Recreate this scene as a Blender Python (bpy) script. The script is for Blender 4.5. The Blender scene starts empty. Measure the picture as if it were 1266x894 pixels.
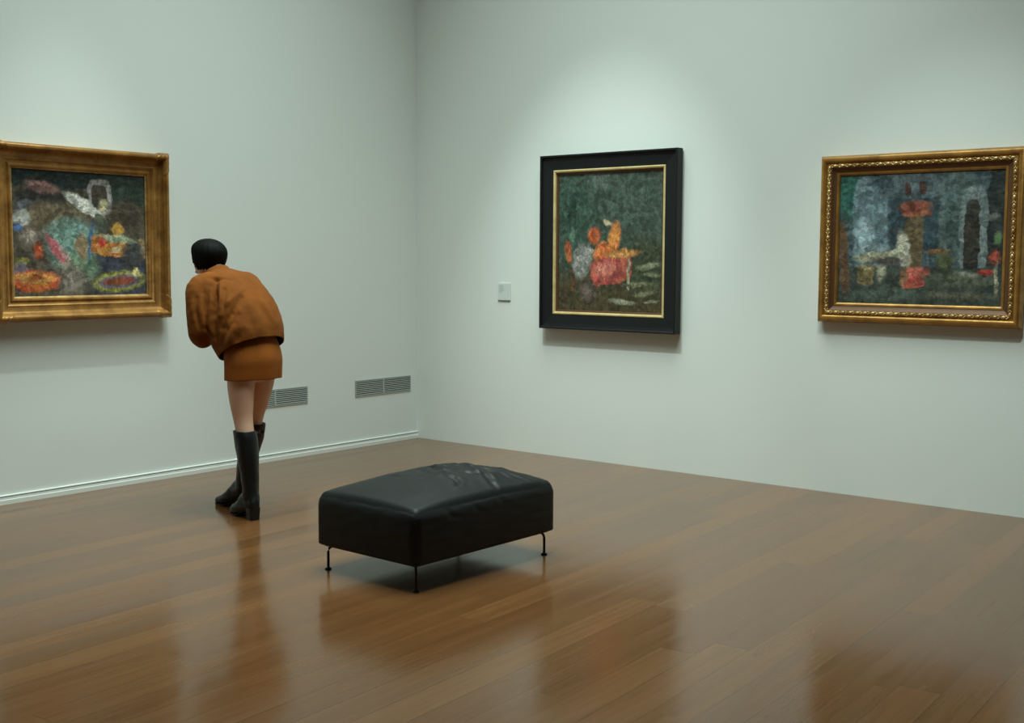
import bpy, bmesh, math, random
import numpy as np
from mathutils import Vector, Matrix, noise as mnoise

random.seed(7)
D = bpy.data
COL = bpy.context.scene.collection
PI = math.pi

# ------------------------------------------------------------------ helpers
def lin(r, g, b):
    f = lambda c: (c / 255 / 12.92) if c / 255 <= 0.04045 else ((c / 255 + 0.055) / 1.055) ** 2.4
    return (f(r), f(g), f(b), 1.0)

def mesh_object(name, verts, faces, mats, parent=None, smooth=False, loc=None):
    me = D.meshes.new(name)
    me.from_pydata([tuple(v) for v in verts], [], [tuple(f) for f in faces])
    me.update()
    return link_mesh(name, me, mats, parent, smooth, loc)

def link_mesh(name, me, mats, parent=None, smooth=False, loc=None):
    me.name = name
    o = D.objects.new(name, me)
    COL.objects.link(o)
    if not isinstance(mats, (list, tuple)):
        mats = [mats]
    me.materials.clear()
    for m in mats:
        me.materials.append(m)
    if loc is not None:
        o.location = loc
    if parent is not None:
        o.parent = parent
    if smooth:
        for p in me.polygons:
            p.use_smooth = True
    fix_normals(me)
    return o

def fix_normals(me):
    bm = bmesh.new(); bm.from_mesh(me)
    bmesh.ops.recalc_face_normals(bm, faces=bm.faces[:])
    bm.to_mesh(me); bm.free()

def empty(name, loc, label, cat, group=None):
    o = D.objects.new(name, None)
    COL.objects.link(o)
    o.empty_display_size = 0.1
    o.location = loc
    tag(o, label, cat, group)
    return o

def tag(o, label, cat, group=None):
    o['label'] = label; o['category'] = cat
    if group:
        o['group'] = group

def structure(o, label=None):
    o['kind'] = 'structure'
    return o

def box(lo, hi):
    x0, y0, z0 = lo; x1, y1, z1 = hi
    v = [(x0, y0, z0), (x1, y0, z0), (x1, y1, z0), (x0, y1, z0), (x0, y0, z1), (x1, y0, z1), (x1, y1, z1), (x0, y1, z1)]
    f = [(0, 3, 2, 1), (4, 5, 6, 7), (0, 1, 5, 4), (1, 2, 6, 5), (2, 3, 7, 6), (3, 0, 4, 7)]
    return v, f

def merge(*parts):
    V, F = [], []
    for v, f in parts:
        n = len(V)
        V += [tuple(p) for p in v]
        F += [tuple(i + n for i in q) for q in f]
    return V, F

def bevel_mesh(o, w, seg=2):
    m = o.modifiers.new('bevel', 'BEVEL'); m.width = w; m.segments = seg; m.limit_method = 'ANGLE'
    return o

def loft(rings, cap0=True, cap1=True, closed=False):
    """rings: list of lists of points, all the same count."""
    n = len(rings[0]); V = []; F = []
    for r in rings:
        V += [tuple(p) for p in r]
    m = len(rings)
    for i in range(m - (0 if closed else 1)):
        a, b = i * n, ((i + 1) % m) * n
        for k in range(n):
            k2 = (k + 1) % n
            F.append((a + k, a + k2, b + k2, b + k))
    if not closed:
        if cap0:
            F.append(tuple(range(n))[::-1])
        if cap1:
            F.append(tuple((m - 1) * n + k for k in range(n)))
    return V, F

def ring(c, ax, bx, a, b, n=32, power=2.0):
    c = Vector(c); ax = Vector(ax).normalized(); bx = Vector(bx).normalized()
    out = []
    for k in range(n):
        t = 2 * PI * k / n
        cs, sn = math.cos(t), math.sin(t)
        e = 2.0 / power
        x = math.copysign(abs(cs) ** e, cs) * a
        y = math.copysign(abs(sn) ** e, sn) * b
        out.append(c + ax * x + bx * y)
    return out

def tube(pts, rad, n=20, up=(0, 0, 1), round_ends=True):
    """A limb: rings along pts; rad is a radius or (across, along-up) per point."""
    P = [Vector(p) for p in pts]
    R = [(r, r) if not isinstance(r, (tuple, list)) else r for r in rad]
    up = Vector(up)
    rings = []
    for i, p in enumerate(P):
        t = (P[min(i + 1, len(P) - 1)] - P[max(i - 1, 0)]).normalized()
        s = t.cross(up)
        if s.length < 1e-4:
            s = t.cross(Vector((1, 0, 0)))
        s.normalize(); w = s.cross(t).normalized()
        a, b = R[i]
        if i == 0 and round_ends:
            for q in (0.95, 0.7, 0.38):
                k = math.sqrt(1 - q * q)
                rings.append(ring(p - t * min(a, b) * q, s, w, a * k, b * k, n))
        rings.append(ring(p, s, w, a, b, n))
        if i == len(P) - 1 and round_ends:
            for q in (0.38, 0.7, 0.95):
                k = math.sqrt(1 - q * q)
                rings.append(ring(p + t * min(a, b) * q, s, w, a * k, b * k, n))
    return loft(rings)

def smooth_path(pts, rad, sub=4):
    """Catmull-Rom through the points and radii."""
    R = [(r, r) if not isinstance(r, (tuple, list)) else tuple(r) for r in rad]
    A = np.array([list(p) + list(r) for p, r in zip(pts, R)], float)
    A = np.vstack([2 * A[0] - A[1], A, 2 * A[-1] - A[-2]])
    out = []
    for i in range(1, len(A) - 2):
        p0, p1, p2, p3 = A[i - 1], A[i], A[i + 1], A[i + 2]
        for k in range(sub):
            t = k / sub
            out.append(0.5 * ((2 * p1) + (-p0 + p2) * t + (2 * p0 - 5 * p1 + 4 * p2 - p3) * t * t + (-p0 + 3 * p1 - 3 * p2 + p3) * t ** 3))
    out.append(A[-2])
    return [tuple(o[:3]) for o in out], [tuple(o[3:]) for o in out]

def stube(pts, rad, n=20, up=(0, 0, 1), sub=4):
    p, r = smooth_path(pts, rad, sub)
    return tube(p, r, n, up)

def ellipsoid(c, r, rot=None, n=24, m=14):
    rot = rot or Matrix.Identity(3)
    V, F = [], []
    rings = []
    for j in range(1, m):
        a = PI * j / m
        rings.append([Vector(c) + rot @ Vector((r[0] * math.sin(a) * math.cos(2 * PI * k / n), r[1] * math.sin(a) * math.sin(2 * PI * k / n), r[2] * math.cos(a))) for k in range(n)])
    V, F = loft(rings, False, False)
    V.append(tuple(Vector(c) + rot @ Vector((0, 0, r[2])))); V.append(tuple(Vector(c) + rot @ Vector((0, 0, -r[2]))))
    t = len(V) - 2; b = len(V) - 1
    for k in range(n):
        F.append((t, (k + 1) % n, k)); o = (m - 2) * n
        F.append((b, o + k, o + (k + 1) % n))
    return V, F

def remeshed(parts, voxel, smooth=4, factor=0.5):
    """The union of closed shapes as one continuous skin."""
    V, F = merge(*parts)
    me = D.meshes.new('tmp'); me.from_pydata(V, [], F); me.update()
    fix_each_shell(me)
    o = D.objects.new('tmp', me); COL.objects.link(o)
    r = o.modifiers.new('r', 'REMESH'); r.mode = 'VOXEL'; r.voxel_size = voxel
    if smooth:
        s = o.modifiers.new('s', 'SMOOTH'); s.factor = factor; s.iterations = smooth
    dg = bpy.context.evaluated_depsgraph_get()
    out = D.meshes.new_from_object(o.evaluated_get(dg))
    D.objects.remove(o); D.meshes.remove(me)
    return out

def fix_each_shell(me):
    fix_normals(me)

def displace(me, fn):
    """Move every vertex along its normal by fn(co)."""
    n = len(me.vertices)
    co = np.empty(n * 3); me.vertices.foreach_get('co', co); co = co.reshape(-1, 3)
    no = np.array([v.normal[:] for v in me.vertices])
    d = np.array([fn(Vector(c), Vector(k)) for c, k in zip(co, no)])
    co = co + no * d[:, None]
    me.vertices.foreach_set('co', co.ravel()); me.update()

def nz(v, s, off=(0, 0, 0)):
    return mnoise.noise(Vector((v[0] * s + off[0], v[1] * s + off[1], v[2] * s + off[2])))

# ------------------------------------------------------------------ materials
class NT:
    def __init__(self, name):
        self.m = D.materials.new(name); self.m.use_nodes = True
        self.t = self.m.node_tree; self.n = self.t.nodes; self.l = self.t.links
        self.b = self.n['Principled BSDF']
    def node(self, kind, **kw):
        x = self.n.new(kind)
        for k, v in kw.items():
            setattr(x, k, v)
        return x
    def link(self, a, b):
        self.l.new(a, b)
    def inp(self, sock, v):
        if hasattr(v, 'is_output'):
            self.l.new(v, sock)
        else:
            sock.default_value = v
    def math(self, op, a, b=None, c=None):
        x = self.node('ShaderNodeMath', operation=op)
        self.inp(x.inputs[0], a)
        if b is not None: self.inp(x.inputs[1], b)
        if c is not None: self.inp(x.inputs[2], c)
        return x.outputs[0]
    def mix(self, f, a, b):
        x = self.node('ShaderNodeMix', data_type='RGBA')
        self.inp(x.inputs[0], f); self.inp(x.inputs[6], a); self.inp(x.inputs[7], b)
        return x.outputs[2]
    def maprange(self, v, a, b, c, d, smooth=False):
        x = self.node('ShaderNodeMapRange')
        if smooth: x.interpolation_type = 'SMOOTHSTEP'
        self.inp(x.inputs['Value'], v)
        for k, q in zip(('From Min', 'From Max', 'To Min', 'To Max'), (a, b, c, d)):
            self.inp(x.inputs[k], q)
        return x.outputs['Result']
    def noise(self, vec, scale, detail=3, rough=0.5, dim='3D'):
        x = self.node('ShaderNodeTexNoise', noise_dimensions=dim)
        if vec is not None: self.inp(x.inputs['Vector'], vec)
        x.inputs['Scale'].default_value = scale; x.inputs['Detail'].default_value = detail
        x.inputs['Roughness'].default_value = rough
        return x
    def coord(self, which='Object'):
        return self.node('ShaderNodeTexCoord').outputs[which]
    def mapping(self, vec, loc=(0, 0, 0), rot=(0, 0, 0), scale=(1, 1, 1), kind='POINT'):
        x = self.node('ShaderNodeMapping', vector_type=kind)
        self.inp(x.inputs['Vector'], vec)
        x.inputs['Location'].default_value = loc; x.inputs['Rotation'].default_value = rot; x.inputs['Scale'].default_value = scale
        return x.outputs[0]
    def bump(self, h, strength, dist=0.01):
        x = self.node('ShaderNodeBump')
        x.inputs['Strength'].default_value = strength; x.inputs['Distance'].default_value = dist
        self.inp(x.inputs['Height'], h)
        self.link(x.outputs[0], self.b.inputs['Normal'])
        return x
    def set(self, **kw):
        for k, v in kw.items():
            self.inp(self.b.inputs[k.replace('_', ' ')], v)

def simple(name, c, rough, metallic=0.0, spec=0.5, var=0.12, scale=12, bump=0.0, bscale=80, bdist=0.003):
    m = NT(name)
    co = m.coord('Object')
    n = m.noise(co, scale, 4)
    c = Vector(c[:3])
    m.set(Base_Color=m.mix(n.outputs[0], (*(c * (1 - var)), 1), (*(c * (1 + var)), 1)), Roughness=rough, Metallic=metallic, Specular_IOR_Level=spec)
    if bump:
        nb = m.noise(co, bscale, 4)
        m.bump(nb.outputs[0], bump, bdist)
    return m.m

def wall_material():
    m = NT('wall_paint')
    co = m.coord('Object')
    n1 = m.noise(co, 0.6, 2); n2 = m.noise(co, 60, 3)
    m.set(Base_Color=m.mix(n1.outputs[0], (0.76, 0.79, 0.755, 1), (0.79, 0.82, 0.785, 1)), Roughness=0.75, Specular_IOR_Level=0.25)
    m.bump(n2.outputs[0], 0.05, 0.002)
    return m.m

def floor_material():
    m = NT('polished_wood_planks')
    pos = m.coord('Object')
    sx = m.node('ShaderNodeSeparateXYZ'); m.link(pos, sx.inputs[0])
    c, s = math.cos(0.055), math.sin(0.055)
    u = m.math('ADD', m.math('MULTIPLY', sx.outputs[0], c), m.math('MULTIPLY', sx.outputs[1], s))
    v = m.math('SUBTRACT', m.math('MULTIPLY', sx.outputs[1], c), m.math('MULTIPLY', sx.outputs[0], s))
    W, L = 0.14, 2.1
    us = m.math('ADD', m.math('DIVIDE', u, W), 40.0 - 0.34)
    ui = m.math('FLOOR', us); uf = m.math('FRACT', us)
    w1 = m.node('ShaderNodeTexWhiteNoise', noise_dimensions='1D'); m.link(ui, w1.inputs['W'])
    vs = m.math('ADD', m.math('DIVIDE', v, L), m.math('ADD', m.math('MULTIPLY', w1.outputs['Value'], 7.0), 20.0))
    vi = m.math('FLOOR', vs); vf = m.math('FRACT', vs)
    cv = m.node('ShaderNodeCombineXYZ'); m.link(ui, cv.inputs[0]); m.link(vi, cv.inputs[1])
    w2 = m.node('ShaderNodeTexWhiteNoise', noise_dimensions='3D'); m.link(cv.outputs[0], w2.inputs['Vector'])
    rnd = w2.outputs['Value']
    # grain stretched along the board
    gv = m.node('ShaderNodeCombineXYZ')
    m.link(m.math('MULTIPLY', u, 26.0), gv.inputs[0]); m.link(m.math('MULTIPLY', v, 1.1), gv.inputs[1]); m.link(m.math('MULTIPLY', rnd, 90.0), gv.inputs[2])
    g1 = m.noise(gv.outputs[0], 1.0, 5, 0.6)
    g2 = m.noise(gv.outputs[0], 5.0, 3, 0.6)
    base = m.node('ShaderNodeValToRGB')
    e = base.color_ramp.elements
    e[0].position = 0.0; e[0].color = FLOOR_DARK
    e[1].position = 1.0; e[1].color = FLOOR_LIGHT
    k = e.new(0.5); k.color = FLOOR_MID
    m.link(rnd, base.inputs[0])
    grain = m.maprange(g1.outputs[0], 0.3, 0.7, 0.88, 1.10)
    vm = m.node('ShaderNodeVectorMath', operation='SCALE'); m.link(base.outputs[0], vm.inputs[0]); m.link(grain, vm.inputs['Scale'])
    fine = m.maprange(g2.outputs[0], 0.3, 0.7, 0.93, 1.07)
    vm2 = m.node('ShaderNodeVectorMath', operation='SCALE'); m.link(vm.outputs[0], vm2.inputs[0]); m.link(fine, vm2.inputs['Scale'])
    # joints between boards
    du = m.math('MULTIPLY', m.math('MINIMUM', uf, m.math('SUBTRACT', 1.0, uf)), W)
    dv = m.math('MULTIPLY', m.math('MINIMUM', vf, m.math('SUBTRACT', 1.0, vf)), L)
    dj = m.math('MINIMUM', du, dv)
    joint = m.maprange(dj, 0.0006, 0.0026, 1.0, 0.0, True)
    w3 = m.node('ShaderNodeTexWhiteNoise', noise_dimensions='1D'); m.link(m.math('ADD', ui, 0.5), w3.inputs['W'])
    jstr = m.maprange(w3.outputs['Value'], 0.0, 1.0, 0.05, 0.55)
    col = m.mix(m.math('MULTIPLY', joint, jstr), vm2.outputs[0], (0.018, 0.010, 0.005, 1))
    rough = m.math('ADD', m.maprange(rnd, 0, 1, ROUGH0, ROUGH1), m.maprange(g1.outputs[0], 0.3, 0.7, -0.02, 0.03))
    m.set(Base_Color=col, Roughness=rough, Specular_IOR_Level=0.5, IOR=1.52)
    # each board lies a hair out of level
    rx = m.math('SUBTRACT', m.node_rand(w2), 0.5)
    t1 = m.math('MULTIPLY', m.math('SUBTRACT', rnd, 0.5), 0.010)
    sc = m.node('ShaderNodeSeparateColor'); m.link(w2.outputs['Color'], sc.inputs[0])
    t2 = m.math('MULTIPLY', m.math('SUBTRACT', sc.outputs[1], 0.5), 0.005)
    cup = m.math('MULTIPLY', m.math('SUBTRACT', uf, 0.5), 0.010)
    nv = m.node('ShaderNodeCombineXYZ'); m.link(m.math('ADD', t1, cup), nv.inputs[0]); m.link(t2, nv.inputs[1]); nv.inputs[2].default_value = 1.0
    nn = m.node('ShaderNodeVectorMath', operation='NORMALIZE'); m.link(nv.outputs[0], nn.inputs[0])
    bp = m.node('ShaderNodeBump'); bp.inputs['Strength'].default_value = 0.006; bp.inputs['Distance'].default_value = 0.001
    m.link(g1.outputs[0], bp.inputs['Height']); m.link(nn.outputs[0], bp.inputs['Normal'])
    m.link(bp.outputs[0], m.b.inputs['Normal'])
    return m.m
NT.node_rand = lambda self, w: w.outputs['Value']

FLOOR_DARK = lin(103, 67, 37); FLOOR_MID = lin(110, 73, 41); FLOOR_LIGHT = lin(119, 80, 46)
ROUGH0, ROUGH1 = 0.15, 0.20

def suede(name, c):
    m = NT(name)
    co = m.coord('Object')
    a = m.noise(co, 7, 4); b = m.noise(co, 240, 3)
    c = Vector(c[:3])
    col = m.mix(m.maprange(a.outputs[0], 0.3, 0.7, 0, 1), (*(c * 0.84), 1), (*(c * 1.16), 1))
    m.set(Base_Color=col, Roughness=0.88, Specular_IOR_Level=0.2, Sheen_Weight=0.04, Sheen_Roughness=0.5)
    m.inp(m.b.inputs['Sheen Tint'], (0.9, 0.6, 0.35, 1))
    m.bump(b.outputs[0], 0.15, 0.002)
    return m.m

def leather(name, c, rough, scale=160, bump=0.12, spec=0.5):
    m = NT(name)
    co = m.coord('Object')
    a = m.noise(co, 5, 3)
    v = m.node('ShaderNodeTexVoronoi', feature='DISTANCE_TO_EDGE'); m.link(co, v.inputs['Vector']); v.inputs['Scale'].default_value = scale
    c = Vector(c[:3])
    m.set(Base_Color=m.mix(a.outputs[0], (*(c * 0.8), 1), (*(c * 1.25), 1)), Roughness=m.maprange(a.outputs[0], 0.3, 0.7, rough - 0.05, rough + 0.06), Specular_IOR_Level=spec)
    m.bump(v.outputs['Distance'], bump, 0.002)
    return m.m

def gilt(name, c, dark, rough=0.38, metal=0.45):
    """Aged gilding: rubbed light metal over darker bole, with speckled wear."""
    m = NT(name)
    co = m.coord('Object')
    a = m.noise(co, 9, 6, 0.65); b = m.noise(co, 55, 4, 0.6)
    col = m.mix(m.maprange(a.outputs[0], 0.35, 0.68, 0, 1), dark, c)
    col = m.mix(m.maprange(b.outputs[0], 0.56, 0.72, 0, 0.45), col, dark)
    m.set(Base_Color=col, Roughness=m.maprange(b.outputs[0], 0.3, 0.7, rough - 0.06, rough + 0.14), Metallic=metal)
    m.bump(b.outputs[0], 0.25, 0.002)
    return m.m

FLECK = (128, 124, 108)
def painting_material(name, base, blobs, warp=0.035, speck=None, grain=0.5):
    m = NT(name)
    uv = m.coord('UV')
    n1 = m.noise(uv, 8, 6, 0.72)
    off = m.node('ShaderNodeVectorMath', operation='SUBTRACT'); m.link(n1.outputs['Color'], off.inputs[0]); off.inputs[1].default_value = (0.5, 0.5, 0.5)
    sc = m.node('ShaderNodeVectorMath', operation='SCALE'); m.link(off.outputs[0], sc.inputs[0]); sc.inputs['Scale'].default_value = warp * 2
    ad = m.node('ShaderNodeVectorMath', operation='ADD'); m.link(uv, ad.inputs[0]); m.link(sc.outputs[0], ad.inputs[1])
    flat = m.node('ShaderNodeVectorMath', operation='MULTIPLY'); m.link(ad.outputs[0], flat.inputs[0]); flat.inputs[1].default_value = (1, 1, 0)
    P = flat.outputs[0]
    nb = m.noise(uv, 22, 5, 0.7)
    c = Vector(base[:3])
    col = m.mix(m.maprange(nb.outputs[0], 0.3, 0.7, 0, 1), (*(c * 0.72), 1), (*(c * 1.3), 1))
    for bl in blobs:
        shape, cx, cy, rx, ry, rot, rgb, soft = bl
        q = m.mapping(P, (cx, cy, 0), (0, 0, math.radians(rot)), (rx, ry, 1), 'TEXTURE')
        if shape == 'b':
            for _ in range(2):
                x = m.node('ShaderNodeVectorMath', operation='MULTIPLY'); m.link(q, x.inputs[0]); m.link(q, x.inputs[1]); q = x.outputs[0]
            x = m.node('ShaderNodeVectorMath', operation='DOT_PRODUCT'); m.link(q, x.inputs[0]); x.inputs[1].default_value = (1, 1, 0)
            f = x.outputs['Value']
        else:
            x = m.node('ShaderNodeVectorMath', operation='LENGTH'); m.link(q, x.inputs[0]); f = x.outputs['Value']
        mask = m.maprange(f, 1 - soft, 1 + soft, 1.0, 0.0, True)
        col = m.mix(mask, col, lin(*rgb))
    # broken colour and brushwork over everything
    pv = m.node('ShaderNodeTexVoronoi'); m.link(m.mapping(P, scale=(26, 30, 1)), pv.inputs['Vector']); pv.inputs['Scale'].default_value = 1.0
    hs = m.node('ShaderNodeHueSaturation'); m.link(col, hs.inputs['Color']); hs.inputs['Saturation'].default_value = 0.96
    sepc = m.node('ShaderNodeSeparateColor'); m.link(pv.outputs['Color'], sepc.inputs[0])
    m.link(m.maprange(sepc.outputs[0], 0, 1, 0.55, 1.28), hs.inputs['Value'])
    m.link(m.maprange(sepc.outputs[1], 0, 1, 0.488, 0.512), hs.inputs['Hue'])
    col = hs.outputs[0]
    p2 = m.node('ShaderNodeTexVoronoi'); m.link(m.mapping(P, rot=(0, 0, 0.9), scale=(62, 34, 1)), p2.inputs['Vector']); p2.inputs['Scale'].default_value = 1.0
    s2 = m.node('ShaderNodeSeparateColor'); m.link(p2.outputs['Color'], s2.inputs[0])
    vsc = m.node('ShaderNodeVectorMath', operation='SCALE'); m.link(col, vsc.inputs[0]); m.link(m.maprange(s2.outputs[0], 0, 1, 0.7, 1.25), vsc.inputs['Scale'])
    col = vsc.outputs[0]
    ln = m.noise(m.mapping(uv, rot=(0, 0, -0.4), scale=(7, 10, 1)), 1.0, 4, 0.6)
    ridge = m.math('ABSOLUTE', m.math('SUBTRACT', ln.outputs[0], 0.5))
    col = m.mix(m.maprange(ridge, 0.0, 0.02, 0.55, 0.0, True), col, (*(c * 0.35), 1))
    fl = m.noise(m.mapping(uv, scale=(18, 22, 1)), 1.0, 6, 0.75)
    col = m.mix(m.maprange(fl.outputs[0], 0.50, 0.68, 0, 0.25), col, lin(*FLECK))
    br = m.noise(m.mapping(uv, rot=(0, 0, 0.5), scale=(30, 60, 1)), 1.0, 5, 0.7)
    k = m.maprange(br.outputs[0], 0.3, 0.7, 1 - 0.35 * grain, 1 + 0.35 * grain)
    vs = m.node('ShaderNodeVectorMath', operation='SCALE'); m.link(col, vs.inputs[0]); m.link(k, vs.inputs['Scale'])
    col = vs.outputs[0]
    if speck:
        thr, rgb = speck
        sn = m.noise(uv, 34, 3, 0.7)
        col = m.mix(m.maprange(sn.outputs[0], thr, thr + 0.06, 0, 0.7), col, lin(*rgb))
    m.set(Base_Color=col, Roughness=0.42, Specular_IOR_Level=0.3)
    m.bump(br.outputs[0], 0.08, 0.002)
    return m.m

M_wall = wall_material()
M_ceil = simple('ceiling_paint', (0.35, 0.36, 0.345), 0.85)
M_floor = floor_material()
M_trim = simple('baseboard_paint', (0.80, 0.83, 0.79), 0.5, var=0.03)
M_groove_shade = simple('baseboard_groove_shade', (0.46, 0.50, 0.47), 0.8)  # shade of the baseboard groove, put in as a darker colour
M_black_leather = leather('black_leather', (0.006, 0.0076, 0.0078), 0.50, 260, 0.05, 0.30)
M_dark_metal = simple('dark_bronze_metal', (0.035, 0.028, 0.022), 0.42, 0.8)
M_boot = leather('boot_leather', (0.007, 0.0076, 0.008), 0.38, 220, 0.05, 0.42)
M_boot_sole = simple('boot_sole_rubber', (0.010, 0.009, 0.008), 0.6)
M_suede = suede('tan_suede', lin(124, 68, 18))  # jacket suede darkened to offset the strong light from above
M_suede_skirt = suede('tan_suede_skirt', lin(157, 88, 30))  # same suede, lightened to offset the shade under the jacket
M_lining = simple('dark_lining', (0.03, 0.02, 0.016), 0.8)
M_skin = None

def skin_material():
    m = NT('skin')
    co = m.coord('Object')
    a = m.noise(co, 14, 3); b = m.noise(co, 300, 2)
    m.set(Base_Color=m.mix(a.outputs[0], lin(222, 174, 146), lin(236, 190, 162)), Roughness=0.5, Specular_IOR_Level=0.35, Subsurface_Weight=0.06)
    m.b.inputs['Subsurface Radius'].default_value = (0.02, 0.008, 0.004)
    m.bump(b.outputs[0], 0.05, 0.001)
    return m.m
M_skin = skin_material()
M_hair = simple('black_hair', (0.0035, 0.0033, 0.003), 0.65, var=0.3, scale=60, spec=0.1)
M_gold_cove = gilt('aged_gilding', lin(184, 134, 68), lin(130, 88, 42))
M_gold_bright = gilt('bright_gilding', lin(186, 136, 66), lin(140, 98, 44), 0.34)
M_gold_leaf = gilt('rubbed_gilding', lin(226, 196, 138), lin(140, 100, 48), 0.3)
M_bole = simple('red_brown_bole', lin(96, 62, 34), 0.5, 0.3, var=0.25, scale=20)
M_ebony = simple('black_stained_wood', (0.008, 0.0088, 0.010), 0.5, var=0.25, scale=18, bump=0.05, spec=0.3)
M_fillet = gilt('pale_gilt_fillet', lin(226, 206, 150), lin(196, 172, 116), 0.4, 0.1)
M_vent_shade = simple('vent_painted_shade', (0.05, 0.055, 0.05), 0.8)  # shade behind the vent slats, painted as a dark colour
M_vent = simple('vent_grey_metal', (0.42, 0.45, 0.41), 0.5, var=0.05)
M_plate = simple('label_card', (0.68, 0.72, 0.70), 0.5, var=0.02)
M_print = simple('label_print', (0.50, 0.54, 0.53), 0.6, var=0.03)
M_plate_shade = simple('label_edge_shadow', (0.20, 0.22, 0.19), 0.6, var=0.05)  # colour of the shadow under the caption card

# ------------------------------------------------------------------ the room
M_far = simple('fill_cutting_dark_wall', (0.05, 0.055, 0.052), 0.8)  # unseen side and rear walls, darkened to cut fill from the camera side
RX, RY, RZ = 9.0, -9.2, 5.6
T = 0.15
def slab(name, lo, hi, mat):
    v, f = box(lo, hi)
    return structure(mesh_object(name, v, f, mat))
slab('floor', (-T, RY - T, -0.12), (RX + T, T, 0.0), M_floor)
slab('ceiling', (-T, RY - T, RZ), (RX + T, T, RZ + 0.12), M_ceil)
slab('wall_left', (-T, RY, 0), (0, 0, RZ), M_wall)
slab('wall_right', (-T, 0, 0), (RX + T, T, RZ), M_wall)
slab('wall_side', (RX, RY, 0), (RX + T, 0, RZ), M_far)
slab('wall_rear', (-T, RY - T, 0), (RX + T, RY, RZ), M_far)

# low stepped baseboard along the left wall
prof = [(0, 0), (0.016, 0), (0.016, 0.026), (0.012, 0.028), (0.012, 0.040), (0.004, 0.041), (0.004, 0.046), (0.012, 0.047), (0.012, 0.052), (0.0, 0.054)]
r0 = [(x, RY, z) for x, z in prof]; r1 = [(x, -0.001, z) for x, z in prof]
v, f = loft([r0, r1])
bb = structure(mesh_object('baseboard_left', v, f, M_trim))
v, f = box((0.0035, RY, 0.0412), (0.0052, -0.002, 0.0458))
g = mesh_object('gap_shade', v, f, M_groove_shade, bb)  # strip that draws the shadow line in the groove

# ------------------------------------------------------------------ air vents in the left wall
def wall_vent(y0, y1, z0, z1, label):
    c = (0.0, (y0 + y1) / 2, (z0 + z1) / 2)
    t = empty('air_vent', c, label, 'vent', 'air vents low in the left wall')
    w, h = (y1 - y0) / 2, (z1 - z0) / 2
    v, f = box((0.0005, -w, -h), (0.002, w, h)); mesh_object('shade_backing', v, f, M_vent_shade, t)  # flat dark sheet painted as the shade between slats
    e = 0.006
    v, f = merge(box((0.0005, -w, h - e), (0.006, w, h)), box((0.0005, -w, -h), (0.006, w, -h + e)),
                 box((0.0005, -w, -h + e), (0.006, -w + e, h - e)), box((0.0005, w - e, -h + e), (0.006, w, h - e)))
    mesh_object('frame', v, f, M_vent, t)
    n = 8
    parts = []
    for k in range(n):
        z = -h + e + (2 * h - 2 * e) * (k + 0.5) / n
        s = [(0.002, -w + e, z + 0.0036), (0.0055, -w + e, z + 0.0012), (0.0055, -w + e, z - 0.0024), (0.002, -w + e, z - 0.0008)]
        s2 = [(x, w - e, q) for x, _, q in s]
        parts.append(loft([s, s2]))
    v, f = merge(*parts); mesh_object('slats', v, f, M_vent, t)
    v, f = box((0.002, -0.006, -h + e), (0.0062, 0.006, h - e)); mesh_object('divider', v, f, M_vent, t)
    return t
wall_vent(-0.678, -0.078, 0.385, 0.508, 'grey slatted air vent low in the white wall, beside the room corner')
wall_vent(-1.752, -1.152, 0.385, 0.506, "grey slatted air vent low in the white wall, half hidden behind the person's legs")

# ------------------------------------------------------------------ framed paintings
def sweep_frame(w, h, prof):
    """Mitred moulding round an opening w x h in the local XZ plane; prof = (outward offset, height off the wall), local -Y is the front."""
    rings = []
    for sx, sz in ((-1, -1), (1, -1), (1, 1), (-1, 1)):
        rings.append([(sx * (w / 2 + o), -d, sz * (h / 2 + o)) for o, d in prof])
    return loft(rings, closed=True)

def canvas(name, w, h, d, mat, parent):
    v = [(-w / 2, -d, -h / 2), (w / 2, -d, -h / 2), (w / 2, -d, h / 2), (-w / 2, -d, h / 2), (-w / 2, -d + 0.02, -h / 2), (w / 2, -d + 0.02, -h / 2), (w / 2, -d + 0.02, h / 2), (-w / 2, -d + 0.02, h / 2)]
    f = [(0, 1, 2, 3), (4, 7, 6, 5), (0, 4, 5, 1), (1, 5, 6, 2), (2, 6, 7, 3), (3, 7, 4, 0)]
    o = mesh_object(name, v, f, mat, parent)
    uv = o.data.uv_layers.new(name='UVMap')
    for p in o.data.polygons:
        for li, vi in zip(p.loop_indices, p.vertices):
            q = o.data.vertices[vi].co
            uv.data[li].uv = ((q.x + w / 2) / w, (q.z + h / 2) / h)
    return o

def arc(c0, c1, r, a0, a1, n):
    return [(c0 + r * math.cos(math.radians(a0 + (a1 - a0) * k / n)), c1 + r * math.sin(math.radians(a0 + (a1 - a0) * k / n))) for k in range(n + 1)]

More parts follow.
